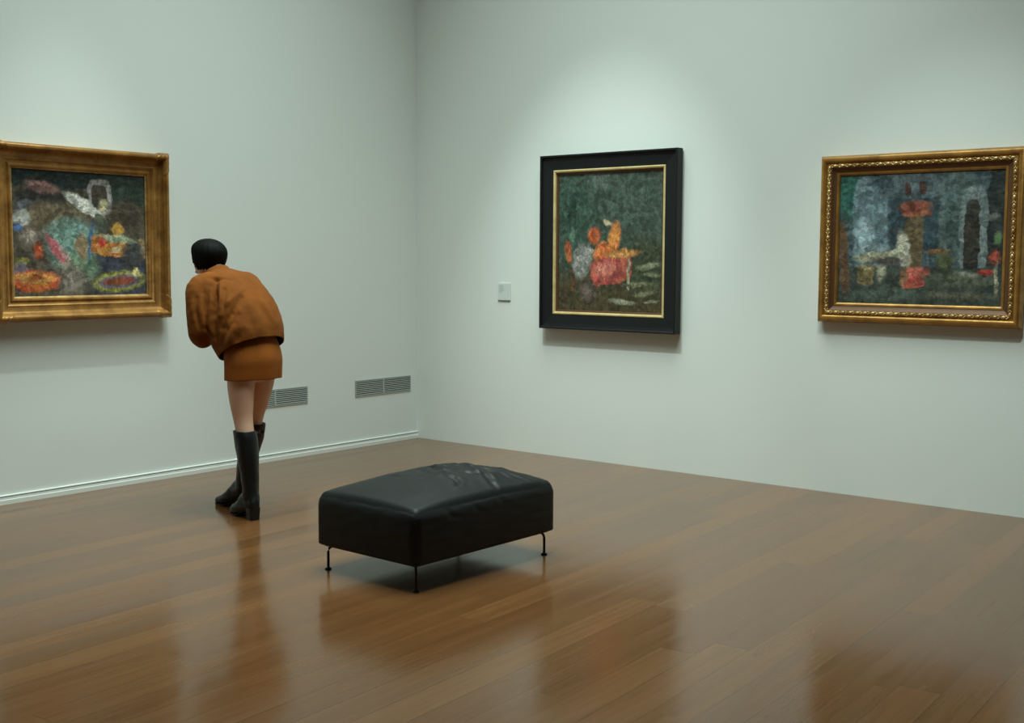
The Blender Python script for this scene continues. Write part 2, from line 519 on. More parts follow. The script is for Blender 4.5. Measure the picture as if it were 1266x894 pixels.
# --- left: broad gilded cove frame with corner caps
ART_A = [
    ('b', .5, .96, .62, .11, 0, (30, 44, 44), .2), ('e', .86, .86, .2, .16, 0, (44, 60, 52), .4), ('e', .25, .78, .24, .08, 0, (48, 46, 44), .4),
    ('e', .30, .64, .3, .10, 5, (112, 98, 76), .5), ('e', .22, .86, .11, .045, -8, (134, 96, 92), .4), ('e', .8, .18, .3, .24, 0, (66, 68, 84), .4),
    ('b', .64, .80, .095, .14, 0, (152, 146, 144), .2), ('b', .64, .80, .066, .10, 0, (70, 62, 54), .2), ('e', .84, .66, .13, .13, 0, (76, 66, 54), .3),
    ('e', .53, .72, .18, .042, -34, (212, 210, 200), .25), ('e', .67, .73, .04, .05, 0, (188, 176, 140), .4), ('b', .64, .56, .05, .10, 0, (92, 96, 82), .3),
    ('e', .775, .54, .045, .055, 0, (204, 152, 56), .3), ('e', .42, .42, .20, .20, 30, (128, 160, 150), .25), ('e', .48, .24, .14, .12, 0, (122, 150, 122), .35),
    ('e', .565, .44, .022, .15, -6, (76, 108, 138), .4), ('e', .5, .40, .045, .10, 0, (160, 138, 104), .35), ('e', .31, .37, .035, .14, 28, (200, 104, 114), .3),
    ('e', .37, .34, .02, .10, 30, (196, 150, 150), .4), ('e', .07, .62, .06, .06, 0, (188, 186, 180), .3), ('e', .09, .71, .07, .035, 20, (96, 96, 102), .3),
    ('e', .05, .54, .035, .035, 0, (78, 104, 156), .3), ('e', .13, .47, .07, .06, 0, (162, 148, 136), .5), ('e', .19, .30, .07, .16, 0, (96, 84, 74), .5), ('e', .19, .37, .03, .06, 0, (190, 88, 40), .4),
    ('e', .07, .28, .05, .03, 0, (150, 142, 60), .4), ('e', .06, .22, .05, .06, 0, (116, 104, 116), .5), ('e', .42, .14, .12, .11, -20, (142, 130, 118), .5),
    ('e', .16, .13, .17, .085, 0, (206, 96, 36), .2), ('e', .16, .15, .14, .045, 0, (226, 160, 76), .4), ('e', .16, .15, .06, .03, 0, (150, 70, 34), .5),
    ('b', .71, .41, .14, .085, -6, (202, 128, 54), .2), ('e', .77, .46, .15, .03, -8, (170, 178, 146), .3), ('e', .645, .43, .026, .035, 0, (206, 66, 44), .3), ('e', .76, .38, .05, .02, 20, (220, 190, 140), .4),
    ('e', .96, .38, .04, .08, 0, (190, 160, 120), .4), ('e', .89, .34, .08, .11, 0, (74, 74, 74), .4), ('e', .78, .12, .20, .085, 7, (166, 162, 72), .2), ('e', .78, .12, .165, .055, 7, (116, 106, 124), .2), ('e', .78, .125, .12, .034, 7, (146, 74, 48), .25),
    ('e', .90, .20, .035, .025, 40, (206, 194, 130), .3),
]
ART_B = [
    ('e', .5, 1.0, .5, .10, 0, (98, 110, 102), .4), ('e', .16, .72, .2, .3, 0, (58, 82, 72), .5), ('e', .75, .75, .3, .3, 0, (70, 86, 76), .5), ('e', .55, .1, .8, .22, 0, (76, 66, 44), .4),
    ('e', .85, .34, .22, .2, 0, (64, 70, 52), .5), ('b', .14, .68, .035, .13, 0, (36, 62, 50), .3), ('e', .14, .56, .025, .05, 0, (92, 124, 104), .4),
    ('e', .24, .37, .085, .12, -14, (158, 158, 152), .3), ('e', .36, .43, .08, .022, -25, (164, 160, 150), .3), ('e', .36, .55, .062, .055, 20, (222, 100, 38), .3), ('e', .55, .52, .055, .12, -8, (220, 136, 56), .3),
    ('e', .48, .64, .05, .018, -20, (196, 176, 140), .4), ('e', .44, .43, .09, .065, 15, (224, 116, 44), .3), ('b', .52, .30, .20, .10, 10, (186, 82, 70), .25), ('e', .46, .31, .10, .05, 12, (214, 122, 104), .5),
    ('e', .63, .415, .15, .03, 4, (206, 142, 72), .3), ('e', .10, .43, .035, .08, 12, (176, 96, 46), .3), ('b', .14, .22, .012, .09, 0, (112, 72, 40), .4), ('b', .69, .27, .013, .11, 0, (176, 170, 142), .3),
    ('e', .30, .14, .08, .06, 0, (108, 92, 84), .5), ('e', .87, .33, .10, .022, 8, (134, 134, 106), .5), ('e', .90, .27, .09, .016, -8, (122, 124, 96), .5), ('e', .76, .20, .12, .016, 5, (120, 120, 90), .5), ('e', .84, .14, .12, .014, 8, (116, 116, 88), .5),
    ('e', .63, .07, .12, .018, -4, (158, 156, 134), .4), ('e', .90, .08, .07, .012, 5, (140, 138, 116), .4),
]
ART_C = [
    ('e', .06, .86, .12, .2, 0, (52, 102, 92), .4), ('b', .20, .62, .11, .38, 0, (110, 132, 138), .25), ('b', .50, .66, .18, .30, 0, (60, 78, 86), .2), ('b', .50, .92, .16, .12, 0, (92, 106, 110), .25),
    ('e', .28, .92, .06, .12, 40, (72, 88, 94), .4), ('b', .72, .66, .10, .36, 0, (92, 108, 108), .3), ('e', .70, .6, .05, .2, 0, (74, 92, 88), .5), ('b', .83, .54, .085, .34, 0, (118, 130, 130), .2), ('b', .815, .50, .045, .29, 0, (58, 54, 50), .2), ('b', .96, .62, .055, .4, 0, (50, 54, 54), .3),
    ('b', .43, .875, .02, .05, 0, (84, 58, 54), .3), ('b', .52, .875, .02, .05, 0, (84, 58, 54), .3), ('b', .5, .10, .7, .19, 0, (66, 74, 66), .25), ('e', .7, .2, .2, .05, 0, (92, 96, 80), .6), ('e', .3, .08, .25, .04, 0, (84, 96, 88), .6), ('e', .75, .08, .2, .03, 0, (100, 100, 84), .6),
    ('b', .475, .50, .055, .23, 0, (108, 92, 66), .25), ('e', .48, .735, .10, .05, 0, (134, 72, 54), .3), ('b', .49, .69, .10, .02, 0, (150, 84, 62), .3), ('e', .17, .54, .055, .10, 10, (160, 182, 188), .5), ('e', .22, .42, .08, .04, 0, (150, 168, 172), .5),
    ('e', .24, .365, .14, .035, 5, (164, 160, 134), .3), ('e', .28, .26, .028, .08, 0, (172, 168, 146), .4), ('e', .415, .42, .042, .13, 6, (196, 190, 170), .3), ('e', .365, .41, .05, .018, 15, (190, 184, 162), .4), ('e', .33, .33, .10, .03, 0, (92, 84, 80), .5),
    ('b', .18, .22, .055, .08, -5, (122, 106, 70), .3), ('e', .19, .29, .05, .025, 0, (164, 150, 112), .4), ('b', .48, .175, .065, .05, 14, (198, 84, 66), .25), ('e', .49, .24, .08, .045, 18, (204, 104, 84), .3), ('e', .42, .2, .022, .07, 0, (150, 110, 84), .4),
    ('e', .62, .40, .07, .02, 0, (122, 92, 54), .3), ('e', .665, .33, .045, .055, 0, (88, 92, 60), .4), ('b', .035, .36, .03, .28, 4, (104, 78, 56), .4), ('e', .90, .25, .045, .022, 0, (182, 48, 54), .3), ('e', .95, .36, .03, .05, 0, (156, 66, 50), .4), ('e', .965, .50, .02, .05, 0, (90, 120, 80), .5), ('e', .96, .2, .012, .12, 0, (160, 156, 132), .4), ('e', .93, .66, .04, .02, 30, (120, 120, 116), .5),
    ('e', .80, .24, .07, .02, -10, (130, 130, 120), .4),
]
M_art_a = painting_material('abstract_oil_colours_on_dark_ground', lin(88, 80, 66), ART_A, 0.05)
M_art_b = painting_material('abstract_oil_orange_on_green', lin(68, 84, 72), ART_B, 0.042, (0.66, (140, 150, 136)))
M_art_c = painting_material('abstract_oil_slate_blue', lin(80, 96, 100), ART_C, 0.034)

def cove_painting():
    t = empty('framed_painting', (0.0, -2.937, 1.566), 'multicoloured painting in a wide gold frame, on the wall the person leans towards', 'painting')
    t.rotation_euler = (0, 0, PI / 2)        # local -Y faces +X
    w, h = 0.912, 0.770
    prof = [(-0.012, 0.006), (-0.012, 0.038), (-0.004, 0.046), (0.004, 0.048), (0.010, 0.044), (0.014, 0.040), (0.022, 0.042), (0.028, 0.048), (0.034, 0.052)]
    prof += [(0.038, 0.050)] + [(0.040 + 0.044 * math.sin(math.radians(a)), 0.050 + 0.036 * (1 - math.cos(math.radians(a)))) for a in range(15, 91, 15)]
    prof += [(0.088, 0.090)] + arc(0.104, 0.090, 0.014, 165, -30, 9) + [(0.120, 0.070), (0.126, 0.062), (0.127, 0.045), (0.118, 0.03), (0.118, 0.004)]
    v, f = sweep_frame(w, h, prof)
    fr = mesh_object('frame', v, f, M_gold_cove, t, True)
    m = fr.modifiers.new('edge', 'EDGE_SPLIT'); m.split_angle = math.radians(35)
    # carved caps wrapped over the four outer corners
    cp = [(0.084, 0.086), (0.090, 0.098), (0.098, 0.106), (0.108, 0.107), (0.117, 0.102), (0.124, 0.090), (0.131, 0.078), (0.134, 0.060), (0.131, 0.040), (0.120, 0.036), (0.116, 0.060), (0.104, 0.080)]
    for sx, sz in ((-1, -1), (1, -1), (1, 1), (-1, 1)):
        parts = []
        for leg, axis in ((0.085, 0), (0.125, 1)):
            rings = []
            N = 12
            for k in range(N + 1):
                q = k / N
                back = leg * q
                sc = 1.0 if q < 0.75 else math.sqrt(max(0.02, 1 - ((q - 0.75) / 0.25) ** 2))
                wob = 1 + 0.03 * math.sin(q * 20)
                rr = []
                for o, d in cp:
                    oo = 0.106 + (o - 0.106) * sc * wob; dd = 0.080 + (d - 0.080) * sc * wob
                    x = w / 2 + oo; z = h / 2 + oo
                    if axis == 0: x -= back if q else 0
                    else: z -= back
                    rr.append((sx * x, -dd, sz * z))
                rings.append(rr)
            parts.append(loft(rings))
        v, f = merge(*parts)
        co = mesh_object('corner_cap', v, f, M_gold_cove, fr, True)
        m = co.modifiers.new('edge', 'EDGE_SPLIT'); m.split_angle = math.radians(45)
    # thin worn slip next to the canvas
    v, f = sweep_frame(w, h, [(-0.018, 0.006), (-0.018, 0.034), (-0.012, 0.037), (-0.008, 0.030), (-0.008, 0.006)])
    mesh_object('inner_slip', v, f, M_gold_leaf, t)
    canvas('canvas', w - 0.02, h - 0.02, 0.026, M_art_a, t)
    return t

def ebony_painting():
    t = empty('framed_painting', (1.858, 0.0, 1.549), 'tall dark green and orange painting in a wide black frame with thin gold fillet', 'painting')
    w, h = 0.925, 1.015
    prof = [(0.0, 0.006), (0.0, 0.050), (0.004, 0.054), (0.010, 0.054), (0.070, 0.060), (0.088, 0.064), (0.092, 0.078), (0.096, 0.081), (0.104, 0.081), (0.107, 0.078), (0.107, 0.012), (0.100, 0.004)]
    v, f = sweep_frame(w, h, prof)
    fr = mesh_object('frame', v, f, M_ebony, t)
    v, f = sweep_frame(w, h, [(-0.016, 0.008), (-0.016, 0.048), (-0.011, 0.056), (-0.003, 0.058), (0.003, 0.055), (0.003, 0.008)])
    mesh_object('gold_fillet', v, f, M_fillet, t)['label'] = 'pale gold fillet'
    v, f = sweep_frame(w, h, [(-0.030, 0.008), (-0.030, 0.036), (-0.015, 0.042), (-0.015, 0.008)])
    mesh_object('inner_slip', v, f, M_bole, t)
    canvas('canvas', w - 0.055, h - 0.055, 0.030, M_art_b, t)
    return t

def leaf_painting():
    t = empty('framed_painting', (4.018, 0.0, 1.556), 'wide slate blue painting in a gold frame edged with a band of carved leaves', 'painting')
    w, h = 0.985, 0.785
    prof = [(-0.006, 0.006), (-0.006, 0.034), (0.0, 0.038), (0.006, 0.036), (0.008, 0.040)]
    prof2 = [(0.034, 0.056), (0.046, 0.060), (0.058, 0.058), (0.060, 0.054)] + arc(0.081, 0.052, 0.019, 160, 10, 9) + [(0.103, 0.046), (0.107, 0.038), (0.106, 0.020), (0.098, 0.004), (0.034, 0.004)]
    v, f = sweep_frame(w, h, prof2)
    fr = mesh_object('frame', v, f, M_gold_bright, t, True)
    m = fr.modifiers.new('edge', 'EDGE_SPLIT'); m.split_angle = math.radians(35)
    cov = [(0.006, 0.006), (0.006, 0.040), (0.012, 0.042), (0.020, 0.046), (0.028, 0.053), (0.034, 0.0565), (0.0345, 0.006)]
    v, f = sweep_frame(w, h, cov); mesh_object('inner_cove', v, f, M_bole, t)['label'] = 'red-brown inner cove'
    v, f = sweep_frame(w, h, [(-0.012, 0.006), (-0.012, 0.034), (-0.004, 0.041), (0.004, 0.042), (0.007, 0.036), (0.007, 0.006)])
    mesh_object('inner_slip', v, f, M_gold_bright, t)
    # carved leaves and beads along the flat band
    parts = []
    off = 0.046
    X, Z = w / 2 + off, h / 2 + off
    def leafset(p, d):
        d = Vector(d); s = Vector((-d.z, 0, d.x)); p = Vector(p)
        rot = Matrix((d, Vector((0, -1, 0)), s)).transposed()
        parts.append(ellipsoid(p + Vector((0, -0.060, 0)), (0.015, 0.0065, 0.0095), rot, 10, 6))
        for k in (-1, 1):
            q = p + d * 0.018 + s * 0.006 * k
            r2 = rot @ Matrix.Rotation(0.6 * k, 3, 'Y')
            parts.append(ellipsoid(q + Vector((0, -0.0595, 0)), (0.010, 0.0045, 0.0038), r2, 8, 5))
        parts.append(ellipsoid(p + d * 0.0265 + Vector((0, -0.060, 0)), (0.0045, 0.006, 0.0055), rot, 8, 5))
    for a, b in (((-X, -Z), (X, -Z)), ((X, -Z), (X, Z)), ((X, Z), (-X, Z)), ((-X, Z), (-X, -Z))):
        a = Vector((a[0], 0, a[1])); b = Vector((b[0], 0, b[1])); L = (b - a).length; d = (b - a).normalized()
        n = round(L / 0.046)
        for k in range(n):
            leafset(a + d * L * (k + 0.3) / n, d)
    v, f = merge(*parts)
    mesh_object('leaf_band', v, f, M_gold_leaf, fr, True)['label'] = 'band of pale carved gilt leaves'
    canvas('canvas', w - 0.018, h - 0.018, 0.028, M_art_c, t)
    return t
cove_painting(); ebony_painting(); leaf_painting()

# ------------------------------------------------------------------ small wall label
t = empty('wall_label', (0.903, 0.0, 1.188), 'small pale caption card on the white wall, left of the black-framed painting', 'label')
v, f = box((-0.059, -0.006, -0.063), (0.059, -0.0005, 0.063)); bevel_mesh(mesh_object('card', v, f, M_plate, t), 0.001)
parts = []
for k, wd in enumerate((0.030, 0.038, 0.034, 0.040, 0.036, 0.026)):
    z = 0.046 - k * 0.0095
    parts.append(box((-0.050, -0.0066, z - 0.0032), (-0.050 + wd * 1.25, -0.0058, z + 0.0012)))
v, f = merge(*parts); mesh_object('print', v, f, M_print, t)['label'] = 'faint grey printed caption'
v, f = box((-0.060, -0.0085, -0.0675), (0.058, -0.0005, -0.0632)); mesh_object('edge_shade', v, f, M_plate_shade, t)['label'] = 'painted shadow along the lower edge'  # strip painted as the card's shadow, not a separate part

# ------------------------------------------------------------------ black leather ottoman
BX0, BX1, BY0, BY1 = 2.490, 3.140, -3.294, -2.336
bc = ((BX0 + BX1) / 2, (BY0 + BY1) / 2)
ott = empty('leather_ottoman', (bc[0], bc[1], 0), 'rectangular black leather ottoman on four thin metal legs on the wooden floor', 'ottoman')
ott.rotation_euler = (0, 0, math.radians(-1.5))
def crease(u, v, segs):
    d = 0.0
    for (u0, v0, u1, v1, w, a) in segs:
        du, dv = u1 - u0, v1 - v0; L2 = du * du + dv * dv
        t = max(0.0, min(1.0, ((u - u0) * du + (v - v0) * dv) / L2))
        # gentle bend so that no fold is a ruled line
        bend = 0.035 * math.sin(t * 5 + u0 * 17)
        L = math.sqrt(L2)
        px, py = u0 + du * t - dv / L * bend, v0 + dv * t + du / L * bend
        r2 = (u - px) ** 2 + (v - py) ** 2
        fade = math.sin(PI * min(1, max(0, 0.08 + 0.84 * t))) ** 0.7
        g = math.exp(-r2 / (w * w)); g2 = math.exp(-r2 / (w * w * 5))
        d += a * fade * (g2 * 0.55 - g)
    return d
random.seed(4)
TOP_FOLDS = []
# u runs across (x), v along (y); folds gather across the middle of the top
for (u0, v0, u1, v1) in ((-.15, .05, .45, -.1), (-.2, .2, .55, .12), (.0, .3, .75, .28), (-.1, .45, .7, .46), (-.3, -.1, .2, -.2), (.1, .6, .85, .62), (-.35, .35, .1, .38), (.25, -.05, .7, -.25), (-.45, .1, -.05, .02), (.3, .75, .8, .8), (-.2, .62, .3, .66), (.35, .18, .9, .2), (-.5, -.4, -.1, -.5)):
    TOP_FOLDS.append((u0, v0, u1, v1, random.uniform(.03, .045), random.uniform(.012, .02)))
SIDE_FOLDS = [(-.62, .9, -.42, .70, .05, .004), (-.3, .95, -.1, .74, .05, .003), (.1, .95, .26, .78, .05, .003)]
def cushion():
    hx, hy = (BX1 - BX0) / 2, (BY1 - BY0) / 2
    z0, z1 = 0.116, 0.362
    hz = (z1 - z0) / 2; zc = (z0 + z1) / 2
    r = 0.052
    bm = bmesh.new()
    def face(fn, nu, nv):
        g = [[bm.verts.new(fn(-1 + 2 * i / nu, -1 + 2 * j / nv)) for j in range(nv + 1)] for i in range(nu + 1)]
        for i in range(nu):
            for j in range(nv):
                bm.faces.new((g[i][j], g[i + 1][j], g[i + 1][j + 1], g[i][j + 1]))
    nx, ny, nzz = 110, 140, 44
    face(lambda a, b: (a * hx, b * hy, hz), nx, ny); face(lambda a, b: (a * hx, b * hy, -hz), nx, ny)
    face(lambda a, b: (a * hx, hy, b * hz), nx, nzz); face(lambda a, b: (a * hx, -hy, b * hz), nx, nzz)
    face(lambda a, b: (hx, a * hy, b * hz), ny, nzz); face(lambda a, b: (-hx, a * hy, b * hz), ny, nzz)
    bmesh.ops.remove_doubles(bm, verts=bm.verts[:], dist=1e-5)
    for vtx in bm.verts:
        p = vtx.co.copy()
        u, v, w = p.x / hx, p.y / hy, p.z / hz
        rb = r if w > 0 else 0.012
        # rounded box: tight at the upright corners, softer along the top edge
        rv = 0.038
        q = Vector((max(-hx + rv, min(hx - rv, p.x)), max(-hy + rv, min(hy - rv, p.y)), max(-hz + rb, min(hz - rb, p.z))))
        ex, ey, ez = (p.x - q.x) / rv, (p.y - q.y) / rv, (p.z - q.z) / rb
        L = math.sqrt(ex * ex + ey * ey + ez * ez)
        k = 1 / L if L > 1 else 1
        px, py, pz = q.x + ex * k * rv, q.y + ey * k * rv, q.z + ez * k * rb
        top = max(0.0, (w - 0.2) / 0.8) ** 1.5
        cr = (1 - abs(u) ** 2.6) * (1 - abs(v) ** 2.8)
        pz += top * 0.074 * cr
        if w > 0.55:
            pz += crease(u, v, TOP_FOLDS) * min(1, (w - .55) / .3) * (1 if max(abs(u), abs(v)) < .93 else 0.4)
            rg = 1 - abs(nz(Vector((u * 1.0 + v * .5, v * 2.4, 5)), 1.9))
            pz += 0.016 * max(0, rg - .72) / .28 * math.exp(-((u - .1) / .5) ** 2 - ((v - .25) / .5) ** 2)
            pz += 0.003 * nz(Vector((u, v, 0)), 3.2) * cr + 0.0014 * nz(Vector((u, v, 3)), 9) * cr
        # sides swell a little and carry folds near the top
        belly = (1 - w * w) * 0.008
        if abs(abs(u) - 1) < 1e-4 and abs(v) < .98:
            px += math.copysign(belly * (1 - v ** 6) + crease(v, (w + 1) / 2, SIDE_FOLDS) + .002 * nz(Vector((v, w, 1)), 4), px)
        if abs(abs(v) - 1) < 1e-4 and abs(u) < .98:
            py += math.copysign(belly * (1 - u ** 6) + .002 * nz(Vector((u, w, 7)), 4), py)
        # top corners sink slightly
        sag = max(0, abs(u) - .8) / .2 * max(0, abs(v) - .8) / .2
        pz -= 0.006 * sag * (1 if w > 0 else 0)
        vtx.co = (px, py, pz + zc)
    me = D.meshes.new('cushion'); bm.to_mesh(me); bm.free()
    return link_mesh('cushion', me, M_black_leather, ott, True)
cush = cushion()
# seams down the four corners
hx, hy = (BX1 - BX0) / 2, (BY1 - BY0) / 2
for sx in (-1, 1):
    for sy in (-1, 1):
        P = [(sx * (hx - 0.0125), sy * (hy - 0.0125), z) for z in np.linspace(0.126, 0.305, 10)]
        v, f = tube(P, [0.0032] * 10, 8)
        mesh_object('corner_seam', v, f, M_black_leather, cush, True)
v, f = box((-hx + 0.03, -hy + 0.03, 0.109), (hx - 0.03, hy - 0.03, 0.121))
bevel_mesh(mesh_object('base_rail', v, f, M_dark_metal, ott), 0.003)
LEGX, LEGY = 0.285, 0.437
for sx in (-1, 1):
    for sy in (-1, 1):
        x, y = sx * LEGX, sy * LEGY
        dx, dy = -sx * 0.8, -sy * 0.6
        P = [(x, y, 0.004), (x, y, 0.03), (x, y, 0.083), (x + dx * .004, y + dy * .004, 0.097), (x + dx * .014, y + dy * .014, 0.106), (x + dx * .03, y + dy * .03, 0.109), (x + dx * .07, y + dy * .07, 0.109)]
        v, f = tube(P, [0.0062] * len(P), 12, up=(0.3, 0.2, 0.9))
        lg = mesh_object('leg', v, f, M_dark_metal, ott, True)
        v, f = loft([ring((x, y, z), (1, 0, 0), (0, 1, 0), q, q, 18) for z, q in ((0.0, 0.015), (0.004, 0.0155), (0.0065, 0.013), (0.009, 0.007))])
        mesh_object('foot_glide', v, f, M_dark_metal, lg, True)

# ------------------------------------------------------------------ the person
# she faces the left wall (-X); her left side is -Y
PX, PY = 1.31, -2.70
def W(f, l, z):                    # forward, left, up  ->  world, relative to the person's foot point
    return Vector((-f, -l, z))
def X(x, y, z):                    # absolute floor-plan point -> person-local
    return Vector((x - PX, y - PY, z))

# --- hands: palm, four unequal fingers with two bends, thumb from the side of the palm
def hand(wrist, fwd, back, thumb_side, curl=0.5):
    wrist = Vector(wrist); fwd = Vector(fwd).normalized(); back = Vector(back); back = (back - fwd * back.dot(fwd)).normalized()
    side = fwd.cross(back).normalized()
    if side.dot(Vector(thumb_side)) < 0: side = -side
    parts = []
    P = [wrist - fwd * 0.01, wrist + fwd * 0.02, wrist + fwd * 0.055, wrist + fwd * 0.085]
    parts.append(tube(P, [(0.026, 0.019), (0.032, 0.0165), (0.040, 0.015), (0.039, 0.012)], 18, up=back))
    for k, (o, L) in enumerate(((0.028, 0.072), (0.0095, 0.080), (-0.0095, 0.075), (-0.028, 0.058))):
        base = wrist + fwd * (0.078 - 0.004 * abs(k - 1)) + side * o
        d = (fwd + side * o * 1.6).normalized()
        a = 0.35 * curl
        pts = [base]; p = base
        for seg, frac in enumerate((0.46, 0.30, 0.24)):
            dd = (d * math.cos(a) - back * math.sin(a))
            p = p + dd * L * frac; pts.append(p); a += curl * (0.75 if seg == 0 else 0.5)
        r = 0.0088 if k < 3 else 0.0076
        parts.append(tube(pts, [r, r * .95, r * .88, r * .72], 10, up=back + side * 0.1))
    b = wrist + fwd * 0.024 + side * 0.026
    pts = [b, b + fwd * 0.026 + side * 0.024 - back * 0.006, b + fwd * 0.052 + side * 0.030 - back * 0.014, b + fwd * 0.074 + side * 0.026 - back * 0.020]
    parts.append(tube(pts, [0.0135, 0.0115, 0.0098, 0.0078], 10, up=back))
    return parts

body_parts = []
# legs down into the boots
legL = [(1.325, -2.765, .88), (1.318, -2.782, .76), (1.320, -2.783, .64), (1.330, -2.782, .545), (1.352, -2.783, .45), (1.366, -2.785, .36), (1.380, -2.786, .22), (1.392, -2.788, .12)]
legR = [(1.325, -2.640, .88), (1.305, -2.636, .76), (1.270, -2.634, .64), (1.240, -2.633, .545), (1.225, -2.634, .45), (1.200, -2.635, .36), (1.165, -2.637, .22), (1.140, -2.638, .12)]
rl = [(.070, .078), (.074, .080), (.064, .068), (.052, .055), (.047, .049), (.043, .045), (.030, .032), (.028, .030)]
for L in (legL, legR):
    body_parts.append(stube([X(*p) for p in L], rl, 24, up=(1, 0, 0)))
for a, t in (((1.392, -2.788), (1.215, -2.752)), ((1.140, -2.638), (0.965, -2.642))):
    body_parts.append(tube([X(*a, .11), X(a[0] * .55 + t[0] * .45, a[1] * .55 + t[1] * .45, .062), X(a[0] * .15 + t[0] * .85, a[1] * .15 + t[1] * .85, .030)], [(.026, .026), (.026, .018), (.020, .010)], 16))
# trunk, neck
body_parts.append(stube([X(1.330, -2.70, .84), X(1.325, -2.70, .91), X(1.285, -2.70, 1.00), X(1.205, -2.70, 1.11), X(1.125, -2.70, 1.21), X(1.065, -2.70, 1.285), X(1.025, -2.70, 1.325)],
                        [(.138, .100), (.142, .106), (.120, .088), (.130, .100), (.140, .100), (.128, .072), (.070, .055)], 28, up=(1, 0, 0)))
body_parts.append(stube([X(1.06, -2.70, 1.28), X(1.02, -2.705, 1.34), X(0.985, -2.71, 1.39), X(0.965, -2.712, 1.42)], [.062, .052, .049, .05], 20, up=(1, 0, 0)))
# arms: upper arm hangs, forearm crosses in front of the waist
armL = [(1.105, -2.825, 1.262), (1.085, -2.862, 1.225), (1.100, -2.882, 1.14), (1.108, -2.882, 1.040), (1.078, -2.852, .992), (1.045, -2.815, .993), (1.005, -2.790, 1.000)]
armR = [(x, -5.40 - y, z + (.035 if x < 1.05 else .012 if x < 1.08 else 0)) for x, y, z in armL]
ra = [.050, .044, .041, .037, .037, .032, .026]
for A in (armL, armR):
    body_parts.append(stube([X(*p) for p in A], ra, 18, up=(1, .3, .2)))
body_parts += hand(X(1.000, -2.782, 1.000), (-.12, 1, .05), (-1, -.1, .15), (0, 0, 1), 0.55)
body_parts += hand(X(1.000, -2.612, 1.037), (-.15, -1, .10), (-1, .1, .2), (0, 0, 1), 0.5)
# head, facing the painting: local head frame
HC = X(0.945, -2.713, 1.432)
hy_ = math.radians(6); hp = math.radians(4)
Hrot = Matrix.Rotation(hy_, 3, 'Z') @ Matrix.Rotation(hp, 3, 'Y')     # small turn to her left, small nod
def Hd(f, l, u):                   # forward, left, up in the head
    return HC + Hrot @ Vector((-f, -l, u))
head = []
head.append(ellipsoid(Hd(-.012, 0, .022), (.090, .073, .078), Hrot))
head.append(ellipsoid(Hd(.030, 0, -.010), (.060, .062, .085), Hrot))
head.append(ellipsoid(Hd(.040, 0, -.060), (.046, .038, .042), Hrot))
head.append(ellipsoid(Hd(.074, 0, -.090), (.016, .017, .013), Hrot, 14, 8))          # chin
head.append(tube([Hd(.084, 0, .018), Hd(.096, 0, -.006), Hd(.106, 0, -.024)], [.007, .009, .012], 12, up=(0, 1, 0)))   # nose
head.append(ellipsoid(Hd(.099, .009, -.027), (.009, .007, .006), Hrot, 10, 6)); head.append(ellipsoid(Hd(.099, -.009, -.027), (.009, .007, .006), Hrot, 10, 6))
head.append(tube([Hd(.070, .042, .022), Hd(.081, .022, .026), Hd(.083, 0, .022), Hd(.081, -.022, .026), Hd(.070, -.042, .022)], [.006, .0075, .0065, .0075, .006], 10))   # brow
head.append(tube([Hd(.080, .022, -.056), Hd(.090, .010, -.053), Hd(.091, 0, -.054), Hd(.090, -.010, -.053), Hd(.080, -.022, -.056)], [.0035, .0055, .005, .0055, .0035], 10))   # lips
head.append(tube([Hd(.079, .019, -.062), Hd(.088, 0, -.065), Hd(.079, -.019, -.062)], [.004, .0065, .004], 10))
for s in (-1, 1):
    head.append(ellipsoid(Hd(.052, .038 * s, -.020), (.024, .020, .018), Hrot, 14, 8))   # cheeks
    head.append(ellipsoid(Hd(-.010, .073 * s, -.008), (.018, .006, .030), Hrot @ Matrix.Rotation(.25 * s, 3, 'Z'), 14, 8))   # ears
body_parts += head
me = remeshed(body_parts, 0.0042, 3)
person = link_mesh('person', me, M_skin, None, True, (PX, PY, 0))
tag(person, 'person in tan suede jacket, short skirt and black boots, bending towards a painting', 'person')
for s in (-1, 1):
    v, f = ellipsoid(Hd(.0695, .030 * s, .008), (.0125, .0125, .0125), Hrot, 16, 10)
    e = mesh_object('eye', v, f, simple('eye_white', (.75, .74, .72), .2), person, True)
    v, f = ellipsoid(Hd(.0785, .030 * s, .008), (.0045, .0055, .0055), Hrot, 12, 8)
    mesh_object('iris', v, f, simple('dark_iris', (.03, .018, .01), .15), e, True)

